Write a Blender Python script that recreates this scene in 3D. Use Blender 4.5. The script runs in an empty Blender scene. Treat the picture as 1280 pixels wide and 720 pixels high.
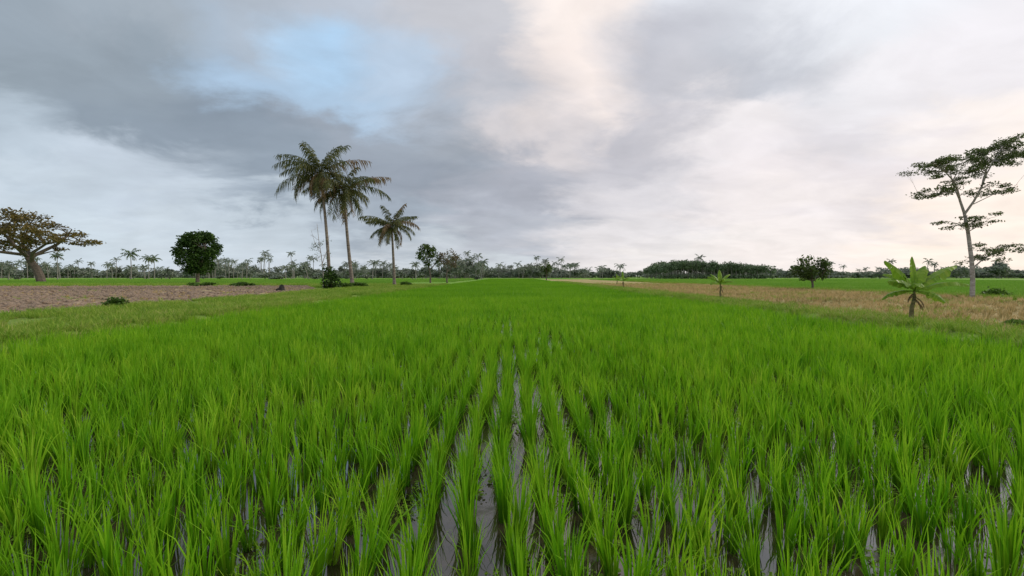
import bpy, math, random
import numpy as np
from mathutils import Vector, noise as mnoise
random.seed(7); rng=np.random.default_rng(11)
sc=bpy.context.scene
sc.view_settings.view_transform='Standard'; sc.view_settings.look='None'; sc.view_settings.exposure=0
F=569.0; H=1.6; HY=345.0; VX=640.0
GZ=0.15
def P(px,py,d,dy=0.0):
    """pixel position -> world metres at distance d"""
    return Vector(((px-VX)/F*d, d+dy, H+(HY-py)/F*d))
def lin(c):
    return [((v/255)/12.92 if v/255<=0.04045 else ((v/255+0.055)/1.055)**2.4) for v in c]
def link(o,parent=None):
    sc.collection.objects.link(o)
    if parent: o.parent=parent
    return o
def empty(name,loc=(0,0,0)):
    e=bpy.data.objects.new(name,None); e.location=loc; e.empty_display_size=.3
    return link(e)

# ---------------------------------------------------------------- materials
class NT:
    def __init__(s,tree): s.t=tree; s.n=tree.nodes; s.l=tree.links
    def new(s,typ,**kw):
        n=s.n.new(typ)
        for k,v in kw.items(): setattr(n,k,v)
        return n
    def put(s,sock,v):
        if isinstance(v,bpy.types.NodeSocket): s.l.new(v,sock)
        else: sock.default_value=v
    def math(s,op,a,b=None,c=None,clamp=False):
        n=s.new('ShaderNodeMath',operation=op,use_clamp=clamp); s.put(n.inputs[0],a)
        if b is not None: s.put(n.inputs[1],b)
        if c is not None: s.put(n.inputs[2],c)
        return n.outputs[0]
    def vmath(s,op,a,b=None,scale=None):
        n=s.new('ShaderNodeVectorMath',operation=op); s.put(n.inputs[0],a)
        if b is not None: s.put(n.inputs[1],b)
        if scale is not None: s.put(n.inputs['Scale'],scale)
        return n.outputs['Value'] if op in('DISTANCE','LENGTH','DOT_PRODUCT') else n.outputs[0]
    def noise(s,vec,scale,detail=4,rough=.55,dist=0):
        n=s.new('ShaderNodeTexNoise'); 
        if vec is not None: s.l.new(vec,n.inputs['Vector'])
        n.inputs['Scale'].default_value=scale; n.inputs['Detail'].default_value=detail
        n.inputs['Roughness'].default_value=rough; n.inputs['Distortion'].default_value=dist
        return n.outputs
    def ramp(s,fac,stops,interp='LINEAR'):
        n=s.new('ShaderNodeValToRGB'); s.l.new(fac,n.inputs[0]); e=n.color_ramp.elements; n.color_ramp.interpolation=interp
        while len(e)<len(stops): e.new(.5)
        for i in range(len(stops)-1,-1,-1): e[i].position=stops[i][0]
        for i,(p,c) in enumerate(stops):
            e[i].position=p; e[i].color=(*c,1) if len(c)==3 else c
        return n.outputs[0]
    def mix(s,f,a,b,mode='MIX'):
        n=s.new('ShaderNodeMix',data_type='RGBA',blend_type=mode); s.put(n.inputs[0],f)
        s.put(n.inputs[6],a if isinstance(a,bpy.types.NodeSocket) else (*a,1)); s.put(n.inputs[7],b if isinstance(b,bpy.types.NodeSocket) else (*b,1))
        return n.outputs[2]
def newmat(name):
    m=bpy.data.materials.new(name); m.use_nodes=True; t=NT(m.node_tree); t.n.clear()
    out=t.new('ShaderNodeOutputMaterial'); return m,t,out
def leafmat(name,cols,trans=.35,clump=1.0,zgrad=None,inst=False,rough=.55):
    m,t,out=newmat(name)
    geo=t.new('ShaderNodeNewGeometry')
    r=geo.outputs['Random Per Island']
    nz=t.noise(geo.outputs['Position'],clump,2)[0]
    v=t.math('ADD',t.math('MULTIPLY',r,.5),t.math('MULTIPLY',nz,.8))
    if inst:
        oi=t.new('ShaderNodeObjectInfo'); v=t.math('ADD',v,t.math('MULTIPLY',oi.outputs['Random'],.35))
    v=t.math('SUBTRACT',v,.2 if not inst else .33,clamp=True)
    k=len(cols)-1
    c=t.ramp(v,[(i/k,cc) for i,cc in enumerate(cols)])
    if zgrad:   # blades darker towards the base; yellow-green highlight painted into the tips
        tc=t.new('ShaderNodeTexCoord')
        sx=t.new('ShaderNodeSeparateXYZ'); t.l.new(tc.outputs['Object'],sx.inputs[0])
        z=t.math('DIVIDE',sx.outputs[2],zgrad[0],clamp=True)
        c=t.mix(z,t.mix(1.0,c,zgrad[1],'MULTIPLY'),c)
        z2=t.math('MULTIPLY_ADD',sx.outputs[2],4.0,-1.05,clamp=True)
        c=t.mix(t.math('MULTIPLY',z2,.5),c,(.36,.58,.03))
    p=t.new('ShaderNodeBsdfPrincipled'); t.l.new(c,p.inputs['Base Color']); p.inputs['Roughness'].default_value=rough
    p.inputs['Specular IOR Level'].default_value=.2
    tr=t.new('ShaderNodeBsdfTranslucent'); t.l.new(c,tr.inputs[0])
    mx=t.new('ShaderNodeMixShader'); mx.inputs[0].default_value=trans
    t.l.new(p.outputs[0],mx.inputs[1]); t.l.new(tr.outputs[0],mx.inputs[2]); t.l.new(mx.outputs[0],out.inputs[0])
    return m
def barkmat(name,a,b,scale=3):
    m,t,out=newmat(name); tc=t.new('ShaderNodeTexCoord')
    mp=t.new('ShaderNodeMapping'); mp.inputs['Scale'].default_value=(1,1,3); t.l.new(tc.outputs['Object'],mp.inputs[0])
    nz=t.noise(mp.outputs[0],scale,6,.65)[0]
    c=t.ramp(nz,[(.35,a),(.65,b)])
    p=t.new('ShaderNodeBsdfPrincipled'); t.l.new(c,p.inputs['Base Color']); p.inputs['Roughness'].default_value=.9
    bp=t.new('ShaderNodeBump'); bp.inputs['Strength'].default_value=.6; bp.inputs['Distance'].default_value=.05
    t.l.new(nz,bp.inputs['Height']); t.l.new(bp.outputs[0],p.inputs['Normal']); t.l.new(p.outputs[0],out.inputs[0])
    return m
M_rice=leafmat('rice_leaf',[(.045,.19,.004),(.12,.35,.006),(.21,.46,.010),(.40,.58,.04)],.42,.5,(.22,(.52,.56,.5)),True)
M_riceF=leafmat('rice_leaf_distance',[(.09,.27,.006),(.155,.38,.010),(.24,.46,.02)],.42,.08,None,True)
M_riceM=leafmat('rice_leaf_mature',[(.12,.27,.03),(.17,.35,.035),(.27,.42,.07)],.35,.05,None,True)
M_grass=leafmat('bund_grass',[(.09,.20,.018),(.18,.33,.03),(.31,.42,.06),(.48,.44,.18)],.35,.3,None,True)
M_stub=leafmat('stubble_straw',[(.16,.17,.05),(.38,.30,.13),(.58,.44,.21),(.68,.55,.31)],.2,.25,None,True)
M_weed=leafmat('weed_leaf',[(.03,.075,.010),(.07,.14,.02),(.12,.22,.03)],.3,1,None,True)
M_palm=leafmat('palm_leaflet',[(.035,.05,.016),(.075,.095,.028),(.16,.165,.055),(.30,.25,.11)],.35,.5)
M_palmdead=leafmat('palm_dead_frond',[(.12,.085,.05),(.24,.165,.085),(.36,.26,.14)],.25,.8)
M_mango=leafmat('mango_leaf',[(.012,.032,.008),(.03,.068,.012),(.06,.12,.02),(.12,.18,.03)],.2,.7)
M_rain=leafmat('rain_tree_leaf',[(.06,.055,.018),(.12,.10,.03),(.20,.15,.045),(.29,.21,.08)],.3,.35)
M_alb=leafmat('albizia_leaf',[(.06,.08,.028),(.10,.14,.045),(.19,.24,.08)],.35,.8)
M_green=leafmat('small_tree_leaf',[(.035,.062,.018),(.08,.13,.028),(.16,.22,.05)],.3,.6)
M_pink=leafmat('dry_tree_leaf',[(.10,.085,.055),(.18,.145,.095),(.25,.22,.13)],.3,.6)
M_far=leafmat('distant_foliage_hazed',[(.11,.145,.11),(.17,.205,.16),(.23,.26,.20),(.30,.30,.24)],.2,.045)  # aerial haze painted in: paler, bluer base colours
M_grove=leafmat('grove_foliage_hazed',[(.10,.15,.09),(.15,.21,.12),(.22,.28,.16)],.2,.12)  # greens paled to carry painted distance haze
M_trunk=barkmat('palm_bark',(.10,.08,.065),(.28,.24,.20),2)
M_bark=barkmat('tree_bark',(.06,.05,.04),(.17,.135,.105),2.5)
M_barkpale=barkmat('albizia_bark',(.18,.16,.145),(.44,.41,.39),2.5)
M_farbark=barkmat('distant_bark_hazed',(.18,.17,.16),(.27,.25,.23),1)  # bark tones lightened, haze put into the colour
M_stem=barkmat('banana_stem',(.07,.06,.03),(.22,.20,.08),6)
M_char=barkmat('charred_wood',(.012,.012,.012),(.04,.036,.03),6)
M_clod=barkmat('soil_clod',(.11,.08,.055),(.34,.25,.175),2)
M_banana=leafmat('banana_leaf',[(.12,.25,.02),(.20,.35,.03),(.34,.44,.07)],.4,2,None,False,.45)
M_bandry=leafmat('banana_dry_leaf',[(.16,.11,.06),(.32,.24,.13)],.3,2)

# ---------------------------------------------------------------- mesh builder
class MB:
    def __init__(s): s.v=[]; s.f=[]; s.m=[]; s.c=0
    def add(s,verts,faces,mi=0):
        verts=np.asarray(verts,dtype=float).reshape(-1,3); faces=np.asarray(faces)
        s.v.append(verts); s.f.extend((faces+s.c).tolist()); s.m.extend([mi]*len(faces)); s.c+=len(verts)
    def tube(s,pts,rad,sides=6,mi=0):
        pts=[Vector(p) for p in pts]; vs=[]; n=len(pts)
        for i,p in enumerate(pts):
            t=(pts[min(i+1,n-1)]-pts[max(i-1,0)]).normalized()
            ref=Vector((0,1,0)) if abs(t.y)<.9 else Vector((1,0,0))
            a=t.cross(ref).normalized(); b=t.cross(a)
            for k in range(sides):
                th=2*math.pi*k/sides; vs.append(p+(a*math.cos(th)+b*math.sin(th))*rad[i])
        fs=[[i*sides+k,i*sides+(k+1)%sides,(i+1)*sides+(k+1)%sides,(i+1)*sides+k] for i in range(n-1) for k in range(sides)]
        s.add([tuple(v) for v in vs],fs,mi)
    def leaves(s,C,size,flat=.5,mi=0,aspect=1.6):
        """one quad leaf-cluster per centre"""
        n=len(C)
        if n==0: return
        N=rng.normal(size=(n,3)); N[:,2]=N[:,2]*(1+flat*2)+ flat; N/=np.linalg.norm(N,axis=1)[:,None]
        R=rng.normal(size=(n,3)); U=np.cross(N,R); U/=np.linalg.norm(U,axis=1)[:,None]; V=np.cross(N,U)
        sz=size*rng.uniform(.5,1.3,n)[:,None]
        a=U*sz*aspect*.5; b=V*sz*.5
        q=np.stack([C-a,C-b*.9,C+a,C+b*.9],1).reshape(-1,3)
        s.add(q,np.arange(n*4).reshape(n,4),mi)
    def mesh(s,name,mats,smooth=False):
        me=bpy.data.meshes.new(name); me.from_pydata(np.concatenate(s.v).tolist(),[],s.f)
        for m in mats: me.materials.append(m)
        me.polygons.foreach_set('material_index',s.m)
        if smooth: me.polygons.foreach_set('use_smooth',[True]*len(s.f))
        me.update(); return me
    def obj(s,name,mats,parent=None,smooth=False,loc=None):
        if loc is not None:
            L=np.array(loc); s.v=[v-L for v in s.v]
        o=bpy.data.objects.new(name,s.mesh(name,mats,smooth))
        if loc is not None: o.location=loc
        return link(o,parent)
def ell(c,r,n,shell=.5,thr=None,nscale=.5):
    d=rng.normal(size=(n,3)); d/=np.linalg.norm(d,axis=1)[:,None]
    k=rng.uniform(shell**3,1,n)**(1/3.)
    k*= 1+.18*rng.normal(size=n)
    p=np.array(c)+d*k[:,None]*np.array(r)
    if thr is not None:
        keep=[mnoise.noise(Vector(q)*nscale)>thr for q in p.tolist()]
        p=p[np.array(keep)]
    return p
def instancer(name,parent,pts,scales,rots,tilts,child_mesh,cname):
    n=len(pts); pts=np.asarray(pts,float)
    ca,sa=np.cos(rots),np.sin(rots)
    X=np.stack([ca,sa,tilts[:,0]],1); X/=np.linalg.norm(X,axis=1)[:,None]
    Y0=np.stack([-sa,ca,tilts[:,1]],1); Z=np.cross(X,Y0); Z/=np.linalg.norm(Z,axis=1)[:,None]; Y=np.cross(Z,X)
    h=(scales*.5)[:,None]
    q=np.stack([pts-X*h-Y*h,pts+X*h-Y*h,pts+X*h+Y*h,pts-X*h+Y*h],1).reshape(-1,3)
    me=bpy.data.meshes.new(name); me.from_pydata(q.tolist(),[],np.arange(n*4).reshape(n,4).tolist())
    o=link(bpy.data.objects.new(name,me),parent)
    o.instance_type='FACES'; o.use_instance_faces_scale=True; o.instance_faces_scale=1
    o.show_instancer_for_render=False; o.show_instancer_for_viewport=False
    c=link(bpy.data.objects.new(cname,child_mesh),o)
    return o
def scatter(name,parent,pts,meshes,smin,smax,tilt,cname):
    pts=np.asarray(pts); n=len(pts); k=rng.integers(0,len(meshes),n)
    for i,me in enumerate(meshes):
        s=k==i; c=s.sum()
        if c==0: continue
        instancer(f'{name}_{i}',parent,pts[s],rng.uniform(smin,smax,c),rng.uniform(0,6.283,c),rng.normal(0,tilt,(c,2)),me,f'{cname}_{i}')

# ---------------------------------------------------------------- blades
def blades(mb,cx,cy,n,h,w,spread,base,segs,bend,z0=0.0):
    ang=rng.uniform(0,6.283,n); rb=base*np.sqrt(rng.uniform(0,1,n)); hh=h*rng.uniform(.5,1.08,n)
    out=spread*rng.uniform(.1,1,n); bd=bend*rng.uniform(0,1,n)**2; fa=rng.uniform(0,6.283,n)
    ww=w*rng.uniform(.7,1.2,n)
    rows=[]
    for i in range(segs+1):
        t=i/segs
        r=rb+out*hh*t+bd*hh*t**3
        z=z0+hh*(t-.25*(bd/.5)*t**4*.6)
        x=cx+np.cos(ang)*r; y=cy+np.sin(ang)*r
        wd=ww*(.75+.5*t if t<.4 else 0.95*(1-((t-.4)/.6)**1.8)+.03)
        f=fa+t*.8
        dx=np.cos(f)*wd*.5; dy=np.sin(f)*wd*.5
        rows.append(np.stack([np.stack([x-dx,y-dy,z],1),np.stack([x+dx,y+dy,z],1)],1))
    A=np.stack(rows,1)
    idx=np.arange(n)[:,None]*(segs+1)*2+np.arange(segs)[None,:]*2
    fs=np.stack([idx,idx+1,idx+3,idx+2],-1).reshape(-1,4)
    mb.add(A.reshape(-1,3),fs)
def clump(n,h,w,spread,base,segs,bend,mat,name):
    mb=MB(); blades(mb,0,0,n,h,w,spread,base,segs,bend); return mb.mesh(name,[mat])
rice=empty('rice_crop')
hi=[clump(int(rng.integers(26,42)),.46,.0108,rng.uniform(.13,.21),.036,4,.38,M_rice,'rice_clump_near') for _ in range(12)]
lo=[clump(16,.45,.017,.22,.035,2,.35,M_rice,'rice_clump_mid') for _ in range(6)]
DX,DY=.245,.2
def grid(y0,y1):
    ys=np.arange(y0,y1,DY); xs=np.arange(-9.9,9.95,DX)
    X,Y=np.meshgrid(xs,ys); X=X.ravel(); Y=Y.ravel()
    wob=.09*np.sin(Y*.5+1)+.05*np.sin(Y*1.2+X*.3)+.12*np.sin(X*.5+Y*.12)
    X=X+rng.normal(0,.024,X.size)+wob; Y=Y+rng.normal(0,.032,Y.size)+.05*np.sin(X*1.2)
    k=(np.abs(X)<Y*1.14+2.5)&(np.abs(X)<10.0)&(rng.uniform(0,1,X.size)>.025)
    return np.stack([X[k],Y[k],np.full(k.sum(),-.02)],1)
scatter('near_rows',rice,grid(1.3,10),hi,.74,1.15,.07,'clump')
scatter('mid_rows',rice,grid(10,28),lo,.8,1.12,.07,'clump_mid')
def patch(name,mat,sp=.25,h=.45,nb=6,w=.032,size=4):
    mb=MB()
    g=np.arange(sp/2,size,sp)-size/2
    for x in g:
        for y in g:
            blades(mb,x+rng.normal(0,.05),y+rng.normal(0,.05),nb,h*rng.uniform(.8,1.12),w,.3,.05,2,.35)
    return mb.mesh(name,[mat])
pmF=[patch('rice_patch',M_riceF) for _ in range(3)]
pmM=[patch('rice_patch_mature',M_riceM,.3) for _ in range(3)]
def patches(name,parent,x0,x1,y0,y1,z,cond=None,pm=None):
    xs=np.arange(x0+2,x1-1.9,4); ys=np.arange(y0+2,y1,4); X,Y=np.meshgrid(xs,ys); X=X.ravel();Y=Y.ravel()
    k=np.abs(X)<Y*1.14+8
    if cond is not None: k&=cond(X,Y)
    X=X[k];Y=Y[k]; n=len(X); kk=rng.integers(0,3,n)
    for i in range(3):
        s=kk==i; c=s.sum()
        if c: instancer(f'{name}_{i}',parent,np.stack([X[s],Y[s],np.full(c,z)],1),np.ones(c),rng.integers(0,4,c)*math.pi/2,np.zeros((c,2)),pm[i],f'{name}_patch_{i}')
patches('far_rows',rice,-10,10.1,28,212,-.02,None,pmF)
rl=empty('rice_crop')
patches('west_field',rl,-170,-13,74,190,.05,lambda X,Y:(np.abs((Y-120)%38)>4)&((X<-22)|(Y>110)),pmM)
rr=empty('rice_crop')
patches('east_field',rr,32,150,18,190,.05,lambda X,Y:(np.abs((Y-60)%46)>3),pmM)

# ---------------------------------------------------------------- ground
poly=[(-18.5,12),(-18.0,36),(-20.5,48),(-30,67),(-95,58),(-95,12)]
def sd_poly(X,Y):
    r=np.full(X.shape,1e9)
    for i in range(len(poly)):
        a=np.array(poly[i]); b=np.array(poly[(i+1)%len(poly)]); e=b-a; nrm=np.array([-e[1],e[0]])/np.linalg.norm(e)
        r=np.minimum(r,(X-a[0])*nrm[0]+(Y-a[1])*nrm[1])
    return r
def sd_stub(X,Y):
    return np.minimum(np.minimum(X-12.4-.7*np.sin(Y*.3)-.4*np.sin(Y*.9),31+.4*np.sin(Y*.2)-X),np.minimum(Y-6,190-Y))
def sd_paddy(X,Y):
    return np.minimum(np.minimum(10.15+.15*np.sin(Y*.5)-np.abs(X),Y-.8),213-Y)
xs=np.concatenate([[-3000,-1200,-500,-250,-150,-110],np.arange(-90,-24,.8),np.arange(-24,34,.4),np.arange(34,70,1.2),[80,110,150,250,500,1200,3000]])
ys=np.concatenate([[-600,-100,-20,-5],np.arange(0,75,.4),np.arange(75,225,3),[240,300,450,800,1500,4000]])
X,Y=np.meshgrid(xs,ys)
sp=sd_poly(X,Y); ss=sd_stub(X,Y); sq=sd_paddy(X,Y)
def fz(X,Y,s): 
    return np.array([mnoise.fractal(Vector((x*s,y*s,3.1)),1.0,2.0,4) for x,y in zip(X.ravel(),Y.ravel())]).reshape(X.shape)
N1=fz(X,Y,1.3)
Z=np.full(X.shape,GZ)+.02*N1
Z+= np.clip(sp/1.0,0,1)*(.13*N1+.05*np.sin(X*2.1+.3*np.sin(Y*.4)))
bund=np.exp(-((np.abs(X)-10.9)/.45)**2)*(Y<214)*(Y>.5)
Z+=bund*(.10+.05*N1)
far=(np.abs(X)>95)|(Y>225); Z=np.where(far,GZ,Z)
k=np.clip(sq/.35,0,1); k=k*k*(3-2*k); Z=Z*(1-k)+(-.10)*k
nx,ny=len(xs),len(ys)
V=np.stack([X.ravel(),Y.ravel(),Z.ravel()],1)
I=(np.arange(ny-1)[:,None]*nx+np.arange(nx-1)[None,:]).ravel()
me=bpy.data.meshes.new('ground'); me.from_pydata(V.tolist(),[],np.stack([I,I+1,I+nx+1,I+nx],1).tolist())
me.polygons.foreach_set('use_smooth',[True]*len(me.polygons))
at=me.color_attributes.new('zones','FLOAT_COLOR','POINT')
def enc(s): return np.clip(.5+s/6,0,1).ravel()
at.data.foreach_set('color',np.stack([enc(sp),enc(ss),enc(sq),np.ones(X.size)],1).ravel())
m,t,out=newmat('field_ground')
geo=t.new('ShaderNodeNewGeometry'); pos=geo.outputs['Position']
va=t.new('ShaderNodeVertexColor',layer_name='zones'); sx=t.new('ShaderNodeSeparateColor'); t.l.new(va.outputs[0],sx.inputs[0])
nA=t.noise(pos,.8,5,.65)[0]; nB=t.noise(pos,6,4,.7)[0]; nC=t.noise(pos,.06,4,.6)[0]; nG=t.noise(pos,.22,4,.6)[0]
def mask(o,amp=.14,sharp=14):
    v=t.math('ADD',o,t.math('MULTIPLY',t.math('SUBTRACT',nA,.5),amp))
    return t.math('MULTIPLY_ADD',v,sharp,.5-sharp*.5,clamp=True)
g1=t.ramp(nB,[(.3,(.10,.19,.025)),(.5,(.18,.29,.045)),(.7,(.34,.36,.13))])
g2=t.ramp(nC,[(.3,(.12,.28,.03)),(.5,(.17,.34,.045)),(.62,(.26,.36,.09)),(.72,(.42,.39,.21))])
sy=t.new('ShaderNodeSeparateXYZ'); t.l.new(pos,sy.inputs[0])
farf=t.math('MULTIPLY_ADD',sy.outputs[1],.03,-1.6,clamp=True)
col=t.mix(farf,g1,g2)
soil=t.ramp(t.math('ADD',t.math('MULTIPLY',nA,.5),t.math('MULTIPLY',nB,.5)),[(.36,(.075,.05,.036)),(.46,(.21,.15,.105)),(.55,(.36,.27,.19)),(.66,(.56,.45,.31))])
soil=t.mix(t.math('MULTIPLY_ADD',nG,7,-3.7,clamp=True),soil,(.46,.38,.21))
soil=t.mix(t.math('MULTIPLY_ADD',nG,-7,2.9,clamp=True),soil,(.15,.15,.06))
col=t.mix(mask(sx.outputs[0],.3),col,soil)
stub=t.ramp(t.math('ADD',t.math('MULTIPLY',nA,.5),t.math('MULTIPLY',nB,.5)),[(.36,(.13,.13,.045)),(.46,(.34,.27,.12)),(.58,(.58,.45,.23))])
stub=t.mix(t.math('MULTIPLY_ADD',nG,7,-3.8,clamp=True),stub,(.22,.28,.07))
col=t.mix(mask(sx.outputs[1],.4),col,stub)
col=t.mix(mask(sx.outputs[2],.05,30),col,(.035,.027,.018))
p=t.new('ShaderNodeBsdfPrincipled'); t.l.new(col,p.inputs['Base Color']); p.inputs['Roughness'].default_value=.95; p.inputs['Specular IOR Level'].default_value=.1
bp=t.new('ShaderNodeBump'); bp.inputs['Strength'].default_value=1.0; bp.inputs['Distance'].default_value=.12; t.l.new(nB,bp.inputs['Height']); t.l.new(bp.outputs[0],p.inputs['Normal'])
t.l.new(p.outputs[0],out.inputs[0]); me.materials.append(m)
link(bpy.data.objects.new('ground',me))
# water
mb=MB(); mb.add([(-10.6,.6,0),(10.6,.6,0),(10.6,213.5,0),(-10.6,213.5,0)],[[0,1,2,3]])
m,t,out=newmat('paddy_water'); geo=t.new('ShaderNodeNewGeometry')
nz=t.noise(geo.outputs['Position'],5,2)[0]; n2=t.noise(geo.outputs['Position'],2.2,6,.65)[0]
p=t.new('ShaderNodeBsdfPrincipled'); t.l.new(t.ramp(n2,[(.38,(.014,.010,.006)),(.6,(.06,.045,.028))]),p.inputs['Base Color'])
t.l.new(t.ramp(n2,[(.58,(.03,.03,.03)),(.68,(.5,.5,.5))]),p.inputs['Roughness']); p.inputs['IOR'].default_value=1.95
bp=t.new('ShaderNodeBump'); bp.inputs['Strength'].default_value=.1; bp.inputs['Distance'].default_value=.02; t.l.new(nz,bp.inputs['Height']); t.l.new(bp.outputs[0],p.inputs['Normal'])
t.l.new(p.outputs[0],out.inputs[0]); mb.obj('water',[m])

# ---------------------------------------------------------------- small ground cover
def rnd(n,x0,x1,y0,y1): return rng.uniform(x0,x1,n),rng.uniform(y0,y1,n)
def hz(x,y):
    i=np.clip(np.searchsorted(xs,x)-1,0,nx-2); j=np.clip(np.searchsorted(ys,y)-1,0,ny-2)
    tx=(x-xs[i])/(xs[i+1]-xs[i]); ty=(y-ys[j])/(ys[j+1]-ys[j])
    return (Z[j,i]*(1-tx)+Z[j,i+1]*tx)*(1-ty)+(Z[j+1,i]*(1-tx)+Z[j+1,i+1]*tx)*ty
tuft=[clump(26,.20,.012,.7,.08,3,.6,M_grass,'grass_tuft') for _ in range(5)]
g=empty('bund_grass')
def nf(x,y,s): return np.array([mnoise.noise(Vector((a*s,b*s,0))) for a,b in zip(x,y)])
x,y=rnd(20000,-19.5,-10.1,5,75); k=(sd_poly(x,y)<.3)&(sd_paddy(x,y)<-.02)&(np.abs(x)<y*1.14+3)&(nf(x,y,.5)>-.22)
scatter('left_verge',g,np.stack([x[k],y[k],hz(x[k],y[k])-.01],1),tuft,.4,1.6,.12,'tuft')
x,y=rnd(7000,10.1,13.4,5,110); k=(sd_paddy(x,y)<-.02)&(np.abs(x)<y*1.14+3)
scatter('right_verge',g,np.stack([x[k],y[k],hz(x[k],y[k])-.01],1),tuft,.5,1.6,.12,'tuft')
x,y=rnd(6000,-80,-19,55,80); k=(sd_poly(x,y)<.2)
scatter('headland',g,np.stack([x[k],y[k],hz(x[k],y[k])-.01],1),tuft,.8,2.2,.12,'tuft')
x,y=rnd(6000,-60,-18,14,66); k=(sd_poly(x,y)>.1)&(nf(x,y,.16)>.2)&(np.abs(x)<y*1.14+3)
scatter('fallow_weeds',g,np.stack([x[k],y[k],hz(x[k],y[k])-.01],1),tuft,.3,.9,.12,'tuft')
x,y=rnd(3500,30.3,33,18,120)
scatter('field_edge',g,np.stack([x,y,hz(x,y)-.01],1),tuft,.8,1.9,.12,'tuft')
# stubble
sm=[clump(18,.19,.014,.35,.05,2,.2,M_stub,'stubble_tuft') for _ in range(5)]
X2,Y2=np.meshgrid(np.arange(11.6,31.2,.36),np.arange(9,80,.3)); X2=X2.ravel()+rng.normal(0,.05,X2.size);Y2=Y2.ravel()+rng.normal(0,.06,Y2.size)
k=(sd_stub(X2,Y2)>-.2)&(X2<Y2*1.14+3)&(rng.uniform(0,1,X2.size)>.25); X2=X2[k];Y2=Y2[k]
st=empty('rice_stubble'); scatter('stubble_rows',st,np.stack([X2,Y2,hz(X2,Y2)-.01],1),sm,.5,1.7,.25,'stubble')
x,y=rnd(7000,12,31,9,90); k=(nf(x,y,.25)>.06); scatter('regrowth',st,np.stack([x[k],y[k],hz(x[k],y[k])-.01],1),tuft,.4,1.3,.12,'regrowth')
# clods + straw
def rock(name):
    import bmesh
    bm=bmesh.new(); bmesh.ops.create_icosphere(bm,subdivisions=2,radius=1)
    o=Vector((rng.uniform(0,50),0,0))
    for v in bm.verts: v.co*= 1+.45*mnoise.noise(v.co*1.3+o)+.2*mnoise.noise(v.co*3+o); v.co.z*=.65
    me=bpy.data.meshes.new(name); bm.to_mesh(me); bm.free(); me.materials.append(M_clod); return me
rk=[rock('soil_clod') for _ in range(4)]
cl=empty('soil_clods')
x,y=rnd(24000,-75,-18,12,68); k=(sd_poly(x,y)>.1)&(np.abs(x)<y*1.14+3)&(nf(x,y,.6)>-.2); x=x[k];y=y[k]
scatter('furrow',cl,np.stack([x,y,hz(x,y)],1),rk,.04,.21,.2,'clod')
x,y=rnd(7000,-75,-18,12,68); k=(sd_poly(x,y)>.1)&(np.abs(x)<y*1.14+3)&(nf(x,y,.3)>.0); x=x[k];y=y[k]
scatter('straw_litter',cl,np.stack([x,y,hz(x,y)],1),sm,.5,1.2,.6,'straw')
# duckweed & water weeds
def weedm():
    mb=MB()
    for i in range(14):
        a=rng.uniform(0,6.28); r=rng.uniform(0,.06); c=np.array([[math.cos(a)*r,math.sin(a)*r,.006+rng.uniform(0,.02)]])
        mb.leaves(c,.022,2.0,0,1.3)
    return mb.mesh('water_weed',[M_banana])
wm=[weedm() for _ in range(4)]
x,y=rnd(6500,-8,8,1.3,7.5); k=(nf(x,y,1.1)>.1)&(np.abs(x)<y*1.14+2); x=x[k];y=y[k]
ww=empty('water_weed'); scatter('floating',ww,np.stack([x,y,np.full(len(x),.004)],1),wm,.6,1.4,.0,'sprig')

# ---------------------------------------------------------------- trees
def limb_curve(a,b,n=5,sag=.08):
    a=Vector(a);b=Vector(b);L=(b-a).length; out=[]
    o=Vector((random.gauss(0,1),random.gauss(0,1),random.gauss(0,.6)))*L*sag
    for i in range(n+1):
        t=i/n; out.append(a.lerp(b,t)+o*math.sin(math.pi*t)+Vector((random.gauss(0,1),random.gauss(0,1),random.gauss(0,1)))*L*.012*(0<i<n))
    return out
def tree(name,base,limbs,clumps,mats,leaf,r0,thr=-.1,dens=60,flat=.6,shell=.3,twigs=4,nscale=.5):
    """limbs: list of (pts,r_start,r_end); clumps: (centre, radii)"""
    mb=MB(); nodes=[]
    for pts,ra,rb in limbs:
        n=len(pts); mb.tube(pts,[ra+(rb-ra)*i/(n-1) for i in range(n)],7,0)
        nodes+= [(Vector(p),ra+(rb-ra)*i/(n-1)) for i,p in enumerate(pts)][n//2:]
    for c,r in clumps:
        cv=Vector(c); q=min(nodes,key=lambda a:(a[0]-cv).length+ max(0,a[0].z-cv.z)*.8)
        br=limb_curve(q[0],cv,4,.1); rr=min(q[1],r0*.28)
        mb.tube(br,[rr*(1-i/5) for i in range(5)],5,0)
        for _ in range(twigs):
            e=ell(c,[a*.65 for a in r],1,.8)[0]; mb.tube(limb_curve(br[random.randint(2,4)],e,3,.12),[rr*.4,rr*.28,rr*.18,rr*.08],4,0)
        vol=(r[0]*r[1]*r[2])**(2/3.)
        pts=ell(c,r,int(dens*vol/(leaf*leaf)*.12)+20,shell,thr,nscale)
        if len(pts): mb.leaves(pts,leaf,flat,1)
    return mb.obj(name,mats,loc=base)

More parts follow.
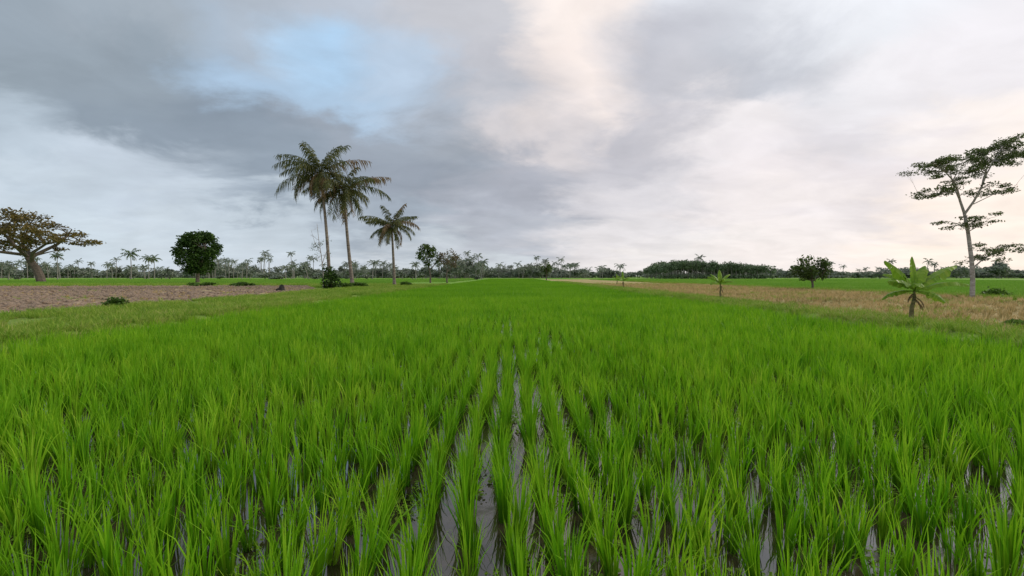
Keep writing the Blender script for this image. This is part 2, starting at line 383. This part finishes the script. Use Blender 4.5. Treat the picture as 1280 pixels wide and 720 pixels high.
# rain tree far left
d=100
b=P(52,353,d); b.z=GZ-.05
def Q(px,py,dy=0,d_=None): return tuple(P(px,py,d_ or d,dy))
limbs=[([tuple(b),Q(50,345),Q(46,336),Q(40,328),Q(36,322)],.85,.6),
 ([Q(38,325),Q(26,316,2),Q(10,306,3),Q(-8,296,4)],.5,.15),
 ([Q(36,322),Q(38,308,-3),Q(30,292,-4),Q(24,280,-4)],.45,.12),
 ([Q(40,328),Q(54,316,-2),Q(70,306,-2),Q(92,300,-1)],.45,.1),
 ([Q(38,322),Q(50,304,4),Q(58,292,5),Q(64,284,5)],.4,.1),
 ([Q(28,318),Q(8,314,-4),Q(-14,310,-6)],.35,.1)]
cl_=[]
for px,py,rx,ry in [(10,273,16,5),(28,270,15,5),(44,278,14,5),(60,284,13,5),(-8,279,17,6),(-28,286,15,6),(74,292,12,4),(90,299,13,3.5),(104,300,9,2.5),(16,288,14,5),(-4,294,14,5),(40,293,12,5),(60,299,12,4),(-26,301,14,5),(78,303,10,3),(8,303,11,4),(26,303,11,4),(-12,310,10,4),(48,309,8,3)]:
    for s in (-1,1):
        dy=s*random.uniform(1.5,6); cl_.append((Q(px+random.uniform(-4,4),py+random.uniform(-2,2),dy),(rx*.155,3.0,ry*.19)))
tree('rain_tree',tuple(b),limbs,cl_,[M_bark,M_rain],.38,.8,-.14,125,.6,.2,4,.45)

# mango tree
d=88; b=P(247,352,d); b.z=GZ-.05
limbs=[([tuple(b),Q(247,346),Q(248,336),Q(248,325)],.38,.2),([Q(247,342),Q(240,330,1),Q(236,318,1)],.2,.08),([Q(248,340),Q(257,328,-1),Q(262,315,-1)],.2,.08)]
cl_=[(Q(248,317),(3.2,3.2,3.4))]
for i in range(32):
    a=random.uniform(0,6.28); e=random.uniform(-1.1,1.4)
    cl_.append(((Q(248,317)[0]+math.cos(a)*math.cos(e)*3.0,d+math.sin(a)*math.cos(e)*2.9,Q(248,317)[2]+math.sin(e)*3.5),(1.3,1.3,1.1)))
tree('mango_tree',tuple(b),limbs,cl_,[M_bark,M_mango],.32,.5,-.4,190,.3,.3,2)

# small trees at field end
d=95; b=P(538,351,d); b.z=GZ-.05
limbs=[([tuple(b),Q(538,344),Q(536,334),Q(534,324)],.2,.1),([Q(537,338),Q(543,330,1),Q(546,322,1)],.12,.05)]
cl_=[(Q(px,py,dy),(r*.17,r*.16,r*.14)) for px,py,dy,r in [(531,312,0,8),(538,316,1,8),(528,320,-1,7),(542,324,1,8),(535,328,0,7),(545,331,0,5),(530,308,1,5),(541,311,-1,5)]]
tree('shade_tree',tuple(b),limbs,cl_,[M_bark,M_green],.32,.3,-.25,150,.3,.3,3)
b=P(559,351,d); b.z=GZ-.05
limbs=[([tuple(b),Q(558,344),Q(560,334),Q(558,324)],.18,.08),([Q(559,340),Q(566,332,1),Q(570,324,1)],.1,.04),([Q(559,338),Q(553,328,-1),Q(552,320,-1)],.1,.04)]
cl_=[(Q(px,py,dy),(r*.18,r*.17,r*.13)) for px,py,dy,r in [(553,320,0,6),(562,317,1,7),(569,324,-1,6),(557,327,1,6),(566,331,0,5),(549,325,0,4)]]
tree('shade_tree',tuple(b),limbs,cl_,[M_bark,M_pink],.26,.3,-.15,110,.3,.3,5)
d=150; b=P(683,349,d); b.z=GZ
limbs=[([tuple(b),Q(683,342),Q(683,335)],.2,.1)]
cl_=[(Q(px,py,dy),(r*.25,r*.24,r*.22)) for px,py,dy,r in [(680,335,0,6),(686,336,1,6),(683,331,0,5),(683,339,0,5)]]
tree('shade_tree',tuple(b),limbs,cl_,[M_bark,M_green],.4,.3,-.2,120,.3,.3,2)
# round tree on the right boundary
d=48; b=P(1016,363,d); b.z=GZ-.05
limbs=[([tuple(b),Q(1016,356),Q(1015,350),Q(1014,340)],.13,.08),([Q(1016,352),Q(1006,345,.3),Q(1000,338,.5)],.07,.03),([Q(1015,352),Q(1024,344,-.3),Q(1029,337,-.5)],.07,.03)]
cl_=[(Q(px,py,dy),(r*.09,r*.09,r*.075)) for px,py,dy,r in [(1003,329,0,8),(1014,326,.5,8),(1024,329,-.4,8),(998,338,.3,8),(1008,338,-.6,9),(1020,338,.6,9),(1031,337,0,8),(1006,345,0,7),(1016,346,.4,7),(1027,344,-.3,7),(996,333,-.4,5),(1034,331,.4,5)]]
tree('orchard_tree',tuple(b),limbs,cl_,[M_bark,M_green],.17,.2,-.25,130,.3,.3,4,1.2)

# tall albizia on the right
d=30; b=P(1216,373,d); b.z=GZ-.05
limbs=[([tuple(b),Q(1216,350),Q(1214,325),Q(1212,300,.1),Q(1209,282,.1),Q(1207,266,.2)],.14,.085),
 ([Q(1207,266,.2),Q(1203,250,.3),Q(1198,238,.2),Q(1188,226,0),Q(1172,216,-.3),Q(1152,207,-.6)],.08,.02),
 ([Q(1207,268,.2),Q(1213,252,-.1),Q(1216,236,-.4),Q(1220,220,-.5),Q(1228,205,-.5),Q(1238,192,-.4)],.075,.02),
 ([Q(1216,238,-.4),Q(1230,222,.2),Q(1246,208,.8),Q(1268,196,1.1),Q(1290,190,1.2)],.05,.015),
 ([Q(1203,250,.3),Q(1206,232,.9),Q(1205,214,1.1),Q(1204,200,1.0)],.05,.015),
 ([Q(1198,238,.2),Q(1180,240,.6),Q(1160,241,.8)],.03,.01),
 ([Q(1212,256,-.1),Q(1226,246,-.6),Q(1244,238,-1)],.03,.01),
 ([Q(1210,285,.1),Q(1200,279,.3),Q(1192,276,.4)],.03,.01),
 ([Q(1210,290,.1),Q(1218,282,-.3),Q(1226,274,-.5)],.03,.01),
 ([Q(1215,336),Q(1222,326,-.2),Q(1232,318,-.3),Q(1242,312,-.3)],.05,.015)]
cl_=[]
for px,py,rx,ry in [(1154,210,10,3.5),(1164,205,12,3.5),(1177,202,11,3.5),(1190,207,10,3.5),(1170,214,12,3),(1186,217,9,3),(1204,202,12,4),(1216,196,11,4),(1230,190,12,4),(1244,185,12,4),(1258,186,11,4),(1272,190,12,4),(1286,192,11,4),(1236,200,12,3.5),(1254,199,12,3.5),(1272,203,11,3.5),(1212,210,11,3),(1226,213,9,3),(1157,241,10,3),(1168,243,9,2.5),(1180,237,9,3),(1212,238,8,3),(1228,241,10,3),(1242,237,11,3),(1200,226,8,2.5),(1196,277,8,2.5),(1204,283,6,2.5),(1222,272,8,2.5),(1216,281,5,2),(1232,318,9,4),(1242,312,9,4),(1226,326,6,3),(1250,308,6,2.5),(1248,179,8,3),(1262,194,10,3)]:
    for s in (-1,0,1):
        cl_.append((Q(px+random.uniform(-6,6),py+random.uniform(-4,4),s*1.0+random.uniform(-.5,.5)),(rx*.052,.5,ry*.055)))
tree('albizia_tree',tuple(b),limbs,cl_,[M_barkpale,M_alb],.085,.14,-.15,95,.5,.1,4,2.0)

# ---------------------------------------------------------------- palms
def frond(mb,c,az,el,L,droop,mi,nl=26,lw=.07,side=1.0,rs=.035):
    pts=[];p=Vector(c);n=10; e=el
    dirs=[]
    for i in range(n+1):
        t=i/n; e=el-droop*t**1.3
        dv=Vector((math.cos(az)*math.cos(e),math.sin(az)*math.cos(e),math.sin(e))); pts.append(p.copy()); dirs.append(dv); p=p+dv*(L/n)
    mb.tube(pts,[rs*(1-.85*i/n) for i in range(n+1)],4,mi)
    vs=[];fs=[];sd=Vector((-math.sin(az),math.cos(az),0))
    for i in range(nl):
        t=.12+.88*(i+random.random()*.5)/nl; k=min(t*n,n-.001); j=int(k); q=pts[j].lerp(pts[j+1] if j<n else pts[j],k-j); dv=dirs[j]
        ll=L*.23*(math.sin(math.pi*(.14+.74*t))**.7)*random.uniform(.7,1.2)*side
        for s in(-1,1):
            if random.random()<.08: continue
            dr=random.uniform(.0,.85)
            o=(sd*s*.7+dv*.6+Vector((0,0,-dr))).normalized()
            m1=q+o*ll*.5; tip=q+o*ll*.8+Vector((0,0,-ll*random.uniform(.2,.6)))
            w=dv*lw*.5; b0=len(vs)
            vs+=[q-w*.6,q+w*.6,m1-w,m1+w,tip-w*.2,tip+w*.2]; fs+=[[b0,b0+1,b0+3,b0+2],[b0+2,b0+3,b0+5,b0+4]]
    mb.add([tuple(v) for v in vs],fs,mi)
def palm(name,trunk,r,L,nf_,dead,seed,wind=0.0,detail=38,lw=.11,mats=None,dr0=.9):
    random.seed(seed); mb=MB(); n=16
    P0,P1,P2=[Vector(v) for v in trunk]; pts=[]
    for i in range(n+1):
        t=i/n; pts.append(P0*(1-t)**2+P1*2*t*(1-t)+P2*t*t)
    mb.tube(pts,[r*(1.5-1.5*(i/n)**.5*.5) *(1+.05*(i%2)) *(1.25 if i==0 else 1) for i in range(n+1)],9,0)
    c=pts[-1]
    for i in range(nf_):
        q=(i+.5)/nf_; az=i*2.39996+random.uniform(-.35,.35)
        el=1.25-1.85*q**.85+random.uniform(-.25,.25)
        f=L*random.uniform(.68,1.1)*(.8+.3*math.sin(math.pi*min(1,q+.15)))
        ax=math.cos(az)+wind; ay=math.sin(az); az2=math.atan2(ay,ax)
        frond(mb,c+Vector((0,0,.15)),az2,el,f,dr0+.55*q+random.uniform(-.35,.6),1 if random.random()>.25*q+.05 else 2,detail,lw)
    for i in range(dead):
        frond(mb,c-Vector((0,0,.1)),random.uniform(0,6.28),-.6-random.random()*.6,L*random.uniform(.45,.8),.6,2,16,lw,.7)
    for i in range(7):
        a=random.uniform(0,6.28); q=c+Vector((math.cos(a)*.3,math.sin(a)*.3,-.3-random.random()*.3))
        mb.tube([q+Vector((0,0,.14)),q+Vector((0,0,.07)),q,q-Vector((0,0,.08)),q-Vector((0,0,.14))],[.03,.12,.14,.11,.02],7,2)
    return mb.obj(name,mats or [M_trunk,M_palm,M_palmdead],loc=tuple(P0))
d=56
a=P(412,361,d);a.z=GZ-.1; palm('coconut_palm',(a,P(411,300,d),P(402,217,d)),.18,5.6,32,9,3,-.3)
a=P(441,358,58);a.z=GZ-.1; palm('coconut_palm',(a,P(434,300,58),P(431,240,58)),.19,5.4,32,12,8,-.05)
a=P(493,356,68);a.z=GZ-.1; palm('coconut_palm',(a,P(492,320,68),P(490,284,68)),.18,4.4,30,3,12,-.05)
for px,py,dd,L in [(164,318,180,3.0),(186,324,220,3.0),(193,324,230,3.0),(72,320,190,2.6)]:
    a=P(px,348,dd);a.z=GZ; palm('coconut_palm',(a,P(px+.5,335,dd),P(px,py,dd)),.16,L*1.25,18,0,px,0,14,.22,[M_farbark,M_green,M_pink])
random.seed(21)
# bare sapling near the palms
d=54; b=P(404,361,d); b.z=GZ-.05
limbs=[([tuple(b),Q(404,340),Q(402,320),Q(399,300),Q(397,280)],.07,.02),([Q(403,330),Q(409,310,.2),Q(411,294,.3)],.04,.01),([Q(402,318),Q(395,304,-.2),Q(391,288,-.3)],.03,.01)]
cl_=[(Q(px,py,dy),(.6,.5,.7)) for px,py,dy in [(397,286,0),(410,296,.3),(392,294,-.3),(400,304,0),(407,318,.2),(398,322,0),(393,308,0)]]
tree('sapling',tuple(b),limbs,cl_,[M_barkpale,M_green],.10,.08,.02,22,.3,.1,8)
d=52; b=P(415,363,d); b.z=GZ-.05
limbs=[([tuple(b),Q(414,352),Q(412,338)],.1,.05)]
cl_=[(Q(px,py,dy),(r*.09,r*.09,r*.1)) for px,py,dy,r in [(410,336,0,6),(413,343,.2,8),(412,350,-.3,9),(418,355,.3,9),(421,360,0,6),(408,358,0,6)]]
tree('shrub',tuple(b),limbs,cl_,[M_bark,M_mango],.2,.2,-.3,120,.3,.3,2)
# low weeds
def bush(name,px,d,w,h,mat=M_weed,leaf=.12):
    random.seed(px); x=(px-VX)/F*d; b=(x,d,GZ-.02); mb=MB()
    for i in range(9):
        a=random.uniform(0,6.28); r=random.random()*w*.45
        e=(x+math.cos(a)*r,d+math.sin(a)*r*.7,GZ+h*random.uniform(.35,.95)); mb.tube(limb_curve(b,e,3),[.02,.015,.01,.005],4,0)
        mb.leaves(ell(e,(w*.24,w*.24,h*.32),int(25+w*h*50),.1),leaf,.2,1)
    mb.obj(name,[M_bark,mat],loc=b)
for px,d,w,h in [(137,20,1.1,.4),(150,21,.8,.25),(1248,31,1.3,.5),(1236,31.5,.8,.35),(1272,12.7,.8,.2),(255,62,3,.45),(300,63,3,.5),(448,57,2.4,.5),(430,55,1.6,.5),(505,66,2,.5)]:
    bush('weed_bush',px,d,w,h,M_weed,.05+d*.0025)
# charred stump
mb=MB(); d=43; x=(351-VX)/F*d
mb.tube([(x+.1,d,GZ-.1),(x+.1,d,GZ+.15),(x+.06,d,GZ+.35),(x+.1,d,GZ+.52),(x+.14,d,GZ+.6)],[.32,.27,.22,.17,.07],9)
mb.tube([(x+.2,d,GZ+.1),(x-.2,d+.05,GZ+.16),(x-.4,d+.1,GZ+.12),(x-.5,d+.1,GZ+.05)],[.2,.17,.12,.05],8)
for v in mb.v: v+=rng.normal(0,.025,v.shape)
mb.obj('charred_tree_stump',[M_char],loc=(x,d,GZ))

# ---------------------------------------------------------------- bananas
def banana(base,hs,lean,leaves_,seed,r=.07,dry=3):
    random.seed(seed); mb=MB(); B=Vector(base); T=B+Vector((lean,0,hs))
    pts=[B.lerp(T,i/6)+Vector((.02*math.sin(i*1.7),0,0)) for i in range(7)]
    mb.tube(pts,[r*1.25,r*1.1,r,r*.95,r*.85,r*.75,r*.45],9,0)
    def lf(az,el,L,W,droop,mi):
        n=20; p=T.copy(); e=el; sd=Vector((-math.sin(az),math.cos(az),0)); pet=.13; V_=[];fs=[];mid=[]
        for i in range(n+1):
            t=i/n; e=el-droop*t**1.4; dv=Vector((math.cos(az)*math.cos(e),math.sin(az)*math.cos(e),math.sin(e)))
            mid.append((p.copy(),dv,t)); p=p+dv*L/n
        mb.tube([m_[0] for m_ in mid],[.02*(1-.8*m_[2]) for m_ in mid],5,mi)
        for s in(-1,1):
            prev=None; sagk=0
            for p_,dv,t in mid:
                u=(t-pet)/(1-pet)
                if u<0: continue
                w=W*.5*(math.sin(math.pi*min(1,max(0,u*.93+.05)))**.55)*random.uniform(.84,1.05)
                up=sd.cross(dv)*(-1); 
                if up.z<0: up=-up
                if random.random()<.3: sagk=random.uniform(-.12,.5)   # torn lobes hang at different angles
                e1=p_+sd*s*w*.55+up*w*(.1-sagk*.25); e2=p_+sd*s*w*(1-.15*abs(sagk))-up*w*.15-Vector((0,0,w*(.3+sagk)))
                cur=(p_+up*.012,e1,e2)
                if prev is not None:
                    g=random.uniform(.05,.2) if random.random()<.45 else 0
                    a0,a1,a2=prev; c0,c1,c2=cur
                    c2b=c2.lerp(a2,g*2)
                    b0=len(V_); V_.extend([a0,a1,a2,c0,c1,c2b]); fs.extend([[b0,b0+1,b0+4,b0+3],[b0+1,b0+2,b0+5,b0+4]])
                prev=cur
        mb.add([tuple(v) for v in V_],fs,mi)
    for az,el,L,W,dr in leaves_: lf(math.radians(az),math.radians(el),L,W,dr,1)
    T0=T.copy()
    for i in range(dry):
        T=T0-Vector((0,0,.05+.06*i)); lf(random.uniform(0,6.28),-.5,hs*random.uniform(.3,.5),.07,1.1,2)
    o=mb.obj('banana_plant',[M_stem,M_banana,M_bandry],loc=base); return o
d=14.2
banana(((1139-VX)/F*d,d,GZ-.03),1.0,.12,[(172,58,1.3,.44,.45),(196,36,1.2,.42,.9),(150,8,.9,.38,1.2),(85,86,1.1,.22,.15),(8,40,1.7,.46,.5),(-10,26,1.5,.44,.8),(30,66,1.1,.40,.8),(-60,5,.8,.34,1.2),(-125,40,.9,.36,1.3),(100,50,1.2,.4,1.0),(-5,0,1.0,.38,1.0)],3,.06,5)
d=28
banana(((901-VX)/F*d,d,GZ-.03),1.0,-.02,[(175,55,.95,.36,1.2),(10,65,.9,.34,1.0),(80,80,.9,.28,.3),(-20,35,.8,.34,1.2),(-100,50,.8,.34,1.2),(200,25,.85,.34,1.3),(130,60,.9,.34,.8)],5,.06,5)
d=52
banana(((780-VX)/F*d,d,GZ-.03),.9,-.1,[(170,60,1.1,.38,.9),(10,50,1.0,.38,1.0),(90,80,1.2,.3,.3),(-60,45,1.0,.36,1.2),(-140,40,1.0,.36,1.2)],6,.06,3)
d=72
banana(((771-VX)/F*d,d,GZ-.03),.8,.05,[(170,60,1.0,.38,.9),(10,50,1.0,.38,1.0),(90,80,1.1,.3,.3),(-60,45,1.0,.36,1.2)],9,.06,3)

# ---------------------------------------------------------------- distant tree line
random.seed(41)
mb=MB()
def blob(x,y,w,h,leaf,mi=1,trunk=True,dens=1.0):
    if trunk: mb.tube([(x,y,GZ),(x+.1,y,GZ+h*.3),(x,y,GZ+h*.6)],[.3,.22,.12],5,0)
    for _ in range(6):
        c=(x+random.gauss(0,w*.22),y+random.gauss(0,w*.2),GZ+h*random.uniform(.35,.8)); s=random.uniform(.2,.36)
        mb.leaves(ell(c,(w*s,w*s,h*random.uniform(.18,.28)),int(75*dens),.2),leaf,.3,mi)
def fpalm(x,y,h,L):
    lean=random.gauss(0,.7)
    mb.tube([(x,y,GZ),(x+lean*.3,y,GZ+h*.5),(x+lean,y,GZ+h)],[.22,.17,.14],5,0)
    n=random.randint(9,15)
    for i in range(n):
        frond(mb,(x+lean,y,GZ+h),i*2.4+random.random()*.6,1.1-1.8*i/n+random.uniform(-.2,.2),L*random.uniform(.75,1.1),random.uniform(.9,1.7),1,6,.5,1.0,.05)
def hgt(px): # skyline height varies along the horizon
    return .85+.28*math.sin(px*.021+1)+.18*math.sin(px*.057)+.12*math.sin(px*.13+2)
for cidx in range(100):   # clumped stands
    cx=random.uniform(-60,870); cd=random.uniform(260,390); kind=random.random()
    for i in range(random.randint(2,5)):
        px=cx+random.gauss(0,9); dd=cd+random.uniform(-12,12); x=(px-VX)/F*dd; hf=max(.55,hgt(px))*(1 if px<620 else .85)
        if kind<.52: fpalm(x,dd,random.uniform(7,15)*hf,random.uniform(2.8,4))
        else: blob(x,dd,random.uniform(4,15),random.uniform(4.5,11)*hf,1.0)
for i in range(150):
    px=random.uniform(-60,960); dd=random.uniform(300,400); x=(px-VX)/F*dd
    blob(x,dd,random.uniform(7,16),random.uniform(3.5,8),1.1)
for i in range(120):
    px=random.uniform(960,1340); dd=random.uniform(250,420); x=(px-VX)/F*dd
    if random.random()<.12: fpalm(x,dd,random.uniform(6,10),3.2)
    else: blob(x,dd,random.uniform(5,16),random.uniform(3.5,8.5)*max(.6,hgt(px)),1.1)
for i in range(280): # understorey
    px=random.uniform(-60,1340); dd=random.uniform(330,430); x=(px-VX)/F*dd
    mb.leaves(ell((x,dd,GZ+1.6),(9,6,random.uniform(1.6,3.8)),130,.0),1.3,.3,1)
for i in range(44):
    px=random.uniform(-30,620); dd=random.uniform(170,250); x=(px-VX)/F*dd
    if random.random()<.3: fpalm(x,dd,random.uniform(4,8),2.6)
    else: blob(x,dd,random.uniform(2,6),random.uniform(1.5,5),.6)
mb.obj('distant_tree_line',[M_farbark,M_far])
mb=MB(); dd=240
for row in range(7):
    for k in range(26):
        px=828+k*5.4+random.uniform(-2,2); y=dd+row*5; x=(px-VX)/F*dd
        h=9.2+1.3*math.sin(k*.24)-(2.2 if k<2 else 0)-max(0,k-20)*.35+random.uniform(-.8,.8)
        mb.tube([(x,y,GZ),(x+.1,y,GZ+h*.4),(x,y,GZ+h*.8)],[.16,.13,.06],5,0)
        for _ in range(3):
            mb.leaves(ell((x+random.gauss(0,.7),y,GZ+h*random.uniform(.5,.88)),(1.8,1.8,1.3),70,.3),.6,.3,1)
        if row in (0,1): mb.leaves(ell((x,y,GZ+1.2),(2,1.5,1.2),50,.0),.7,.3,1)
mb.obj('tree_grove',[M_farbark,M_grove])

# ---------------------------------------------------------------- sky
w=bpy.data.worlds.new('World'); sc.world=w; w.use_nodes=True; t=NT(w.node_tree); t.n.clear()
try: w.cycles.sampling_method='NONE'
except Exception: pass
out=t.new('ShaderNodeOutputWorld'); bg=t.new('ShaderNodeBackground'); t.l.new(bg.outputs[0],out.inputs[0])
pts=[
(0,10,(145,157,168)),(180,10,(154,164,174)),(330,15,(164,173,184)),(450,10,(178,186,198)),(590,15,(188,189,195)),(735,30,(236,225,219)),(860,20,(213,216,223)),(1020,20,(224,226,231)),(1250,20,(225,222,226)),
(0,85,(139,151,161)),(160,80,(138,149,159)),(290,72,(162,186,210)),(440,75,(172,204,233)),(520,85,(178,195,214)),(620,85,(186,187,194)),(725,95,(236,224,218)),(850,80,(183,184,192)),(960,70,(182,185,193)),(1080,90,(229,227,230)),(1250,90,(223,219,222)),
(0,160,(173,186,198)),(150,145,(132,144,156)),(300,150,(130,142,155)),(440,155,(147,156,168)),(570,160,(153,160,170)),(690,160,(206,200,201)),(800,175,(182,181,188)),(900,150,(225,220,221)),(1050,160,(213,209,213)),(1250,160,(239,230,225)),
(0,225,(189,201,212)),(180,225,(185,196,208)),(340,210,(137,149,162)),(520,220,(142,150,162)),(660,230,(162,165,175)),(800,235,(206,203,207)),(950,220,(225,218,219)),(1120,220,(217,210,212)),(1270,230,(243,228,217)),
(80,300,(192,204,214)),(320,290,(188,199,209)),(520,275,(151,161,173)),(640,280,(172,176,186)),(760,295,(216,212,214)),(960,300,(232,224,222)),(1240,290,(242,228,217)),
(250,340,(197,206,215)),(560,340,(193,200,207)),(850,340,(224,219,218))]
def dirv(px,py):
    v=Vector(((px-640)/F,1,(345-py)/F)).normalized(); return np.array((v.x,v.y,v.z*2))
P_=[(dirv(a,b),c) for a,b,c in pts]+[(np.array(v),c) for v,c in [((0,.5,1.7),(200,205,214)),((0,0,2),(206,210,216)),((0,-.7,1.2),(210,212,216)),((-.9,-.3,.8),(188,194,202)),((.9,-.2,.8),(230,222,218)),((.9,-.3,.2),(236,222,210)),((-.9,-.4,.2),(190,201,212)),((0,-1,.2),(206,210,216))]]
C_=np.array([p[0] for p in P_]); L_=np.array([lin(p[1]) for p in P_])
azs=[-180,-120,-80,-60]+list(np.linspace(-52,52,23))+[60,80,120,180]
els=[0,3.5,7,10.5,14,17.5,21,25,30,40,62,90]
tc=t.new('ShaderNodeTexCoord'); D=t.vmath('NORMALIZE',tc.outputs['Generated'])
sx=t.new('ShaderNodeSeparateXYZ'); t.l.new(D,sx.inputs[0])
zz=t.math('ADD',t.math('MAXIMUM',sx.outputs[2],0.0),.24)
cb=t.new('ShaderNodeCombineXYZ'); t.l.new(t.math('DIVIDE',sx.outputs[0],zz),cb.inputs[0]); t.l.new(t.math('DIVIDE',sx.outputs[1],zz),cb.inputs[1]); cb.inputs[2].default_value=2.3
mp=t.new('ShaderNodeMapping'); mp.inputs['Rotation'].default_value=(0,0,-.5); mp.inputs['Scale'].default_value=(1.0,1.25,1); t.l.new(cb.outputs[0],mp.inputs[0])
nW=t.noise(mp.outputs[0],1.9,7,.58,.3)
warp=t.vmath('MULTIPLY',t.vmath('SUBTRACT',nW[1],(.5,.5,.5)),(.40,.15,.30))
Dw=t.vmath('NORMALIZE',t.vmath('ADD',D,warp))
s2=t.new('ShaderNodeSeparateXYZ'); t.l.new(Dw,s2.inputs[0])
az=t.math('MULTIPLY_ADD',t.math('ARCTAN2',s2.outputs[0],s2.outputs[1]),1/(2*math.pi),.5)
el=t.math('MULTIPLY',t.math('ARCSINE',s2.outputs[2]),180/math.pi)
col=None
for j,e in enumerate(els):
    st_=[]
    for a in azs:
        A,E=math.radians(a),math.radians(e); v=np.array((math.sin(A)*math.cos(E),math.cos(A)*math.cos(E),2*math.sin(E)))
        wgt=(((C_-v)**2).sum(1)+.003)**-3.0; st_.append(((a+180)/360,tuple((L_*wgt[:,None]).sum(0)/wgt.sum())))
    rr_=t.ramp(az,st_,'LINEAR')
    if col is None: col=rr_
    else:
        n=t.new('ShaderNodeMapRange',interpolation_type='SMOOTHSTEP'); t.l.new(el,n.inputs[0]); n.inputs[1].default_value=els[j-1]; n.inputs[2].default_value=e
        col=t.mix(n.outputs[0],col,rr_)
nF=t.noise(mp.outputs[0],3.4,7,.55,.4)[0]
k=t.math('MULTIPLY_ADD',t.math('SUBTRACT',nF,.5),.42,1.05)
col=t.vmath('SCALE',col,scale=k)
SUN_EL=math.radians(28); SUN_AZ=math.radians(70)
sky=t.new('ShaderNodeTexSky'); sky.sky_type='NISHITA'; sky.sun_disc=False; sky.sun_elevation=SUN_EL; sky.sun_rotation=SUN_AZ
sk=t.vmath('SCALE',sky.outputs[0],scale=.08)
fin=t.mix(.95,sk,col); t.l.new(fin,bg.inputs[0]); bg.inputs[1].default_value=1.14
L=bpy.data.lights.new('sun','SUN'); L.energy=1.7; L.angle=math.radians(12); L.color=(1,.91,.80)
lo_=link(bpy.data.objects.new('sun',L)); lo_.location=(40,20,40)
dv=Vector((math.sin(SUN_AZ)*math.cos(SUN_EL),math.cos(SUN_AZ)*math.cos(SUN_EL),math.sin(SUN_EL)))
lo_.rotation_euler=dv.to_track_quat('Z','Y').to_euler()

cam=bpy.data.cameras.new('camera'); cam.lens=16; cam.sensor_width=36; cam.clip_start=.05; cam.clip_end=6000
co=link(bpy.data.objects.new('camera',cam)); co.location=(0,0,H); co.rotation_euler=(math.radians(90-1.51),0,0); sc.camera=co
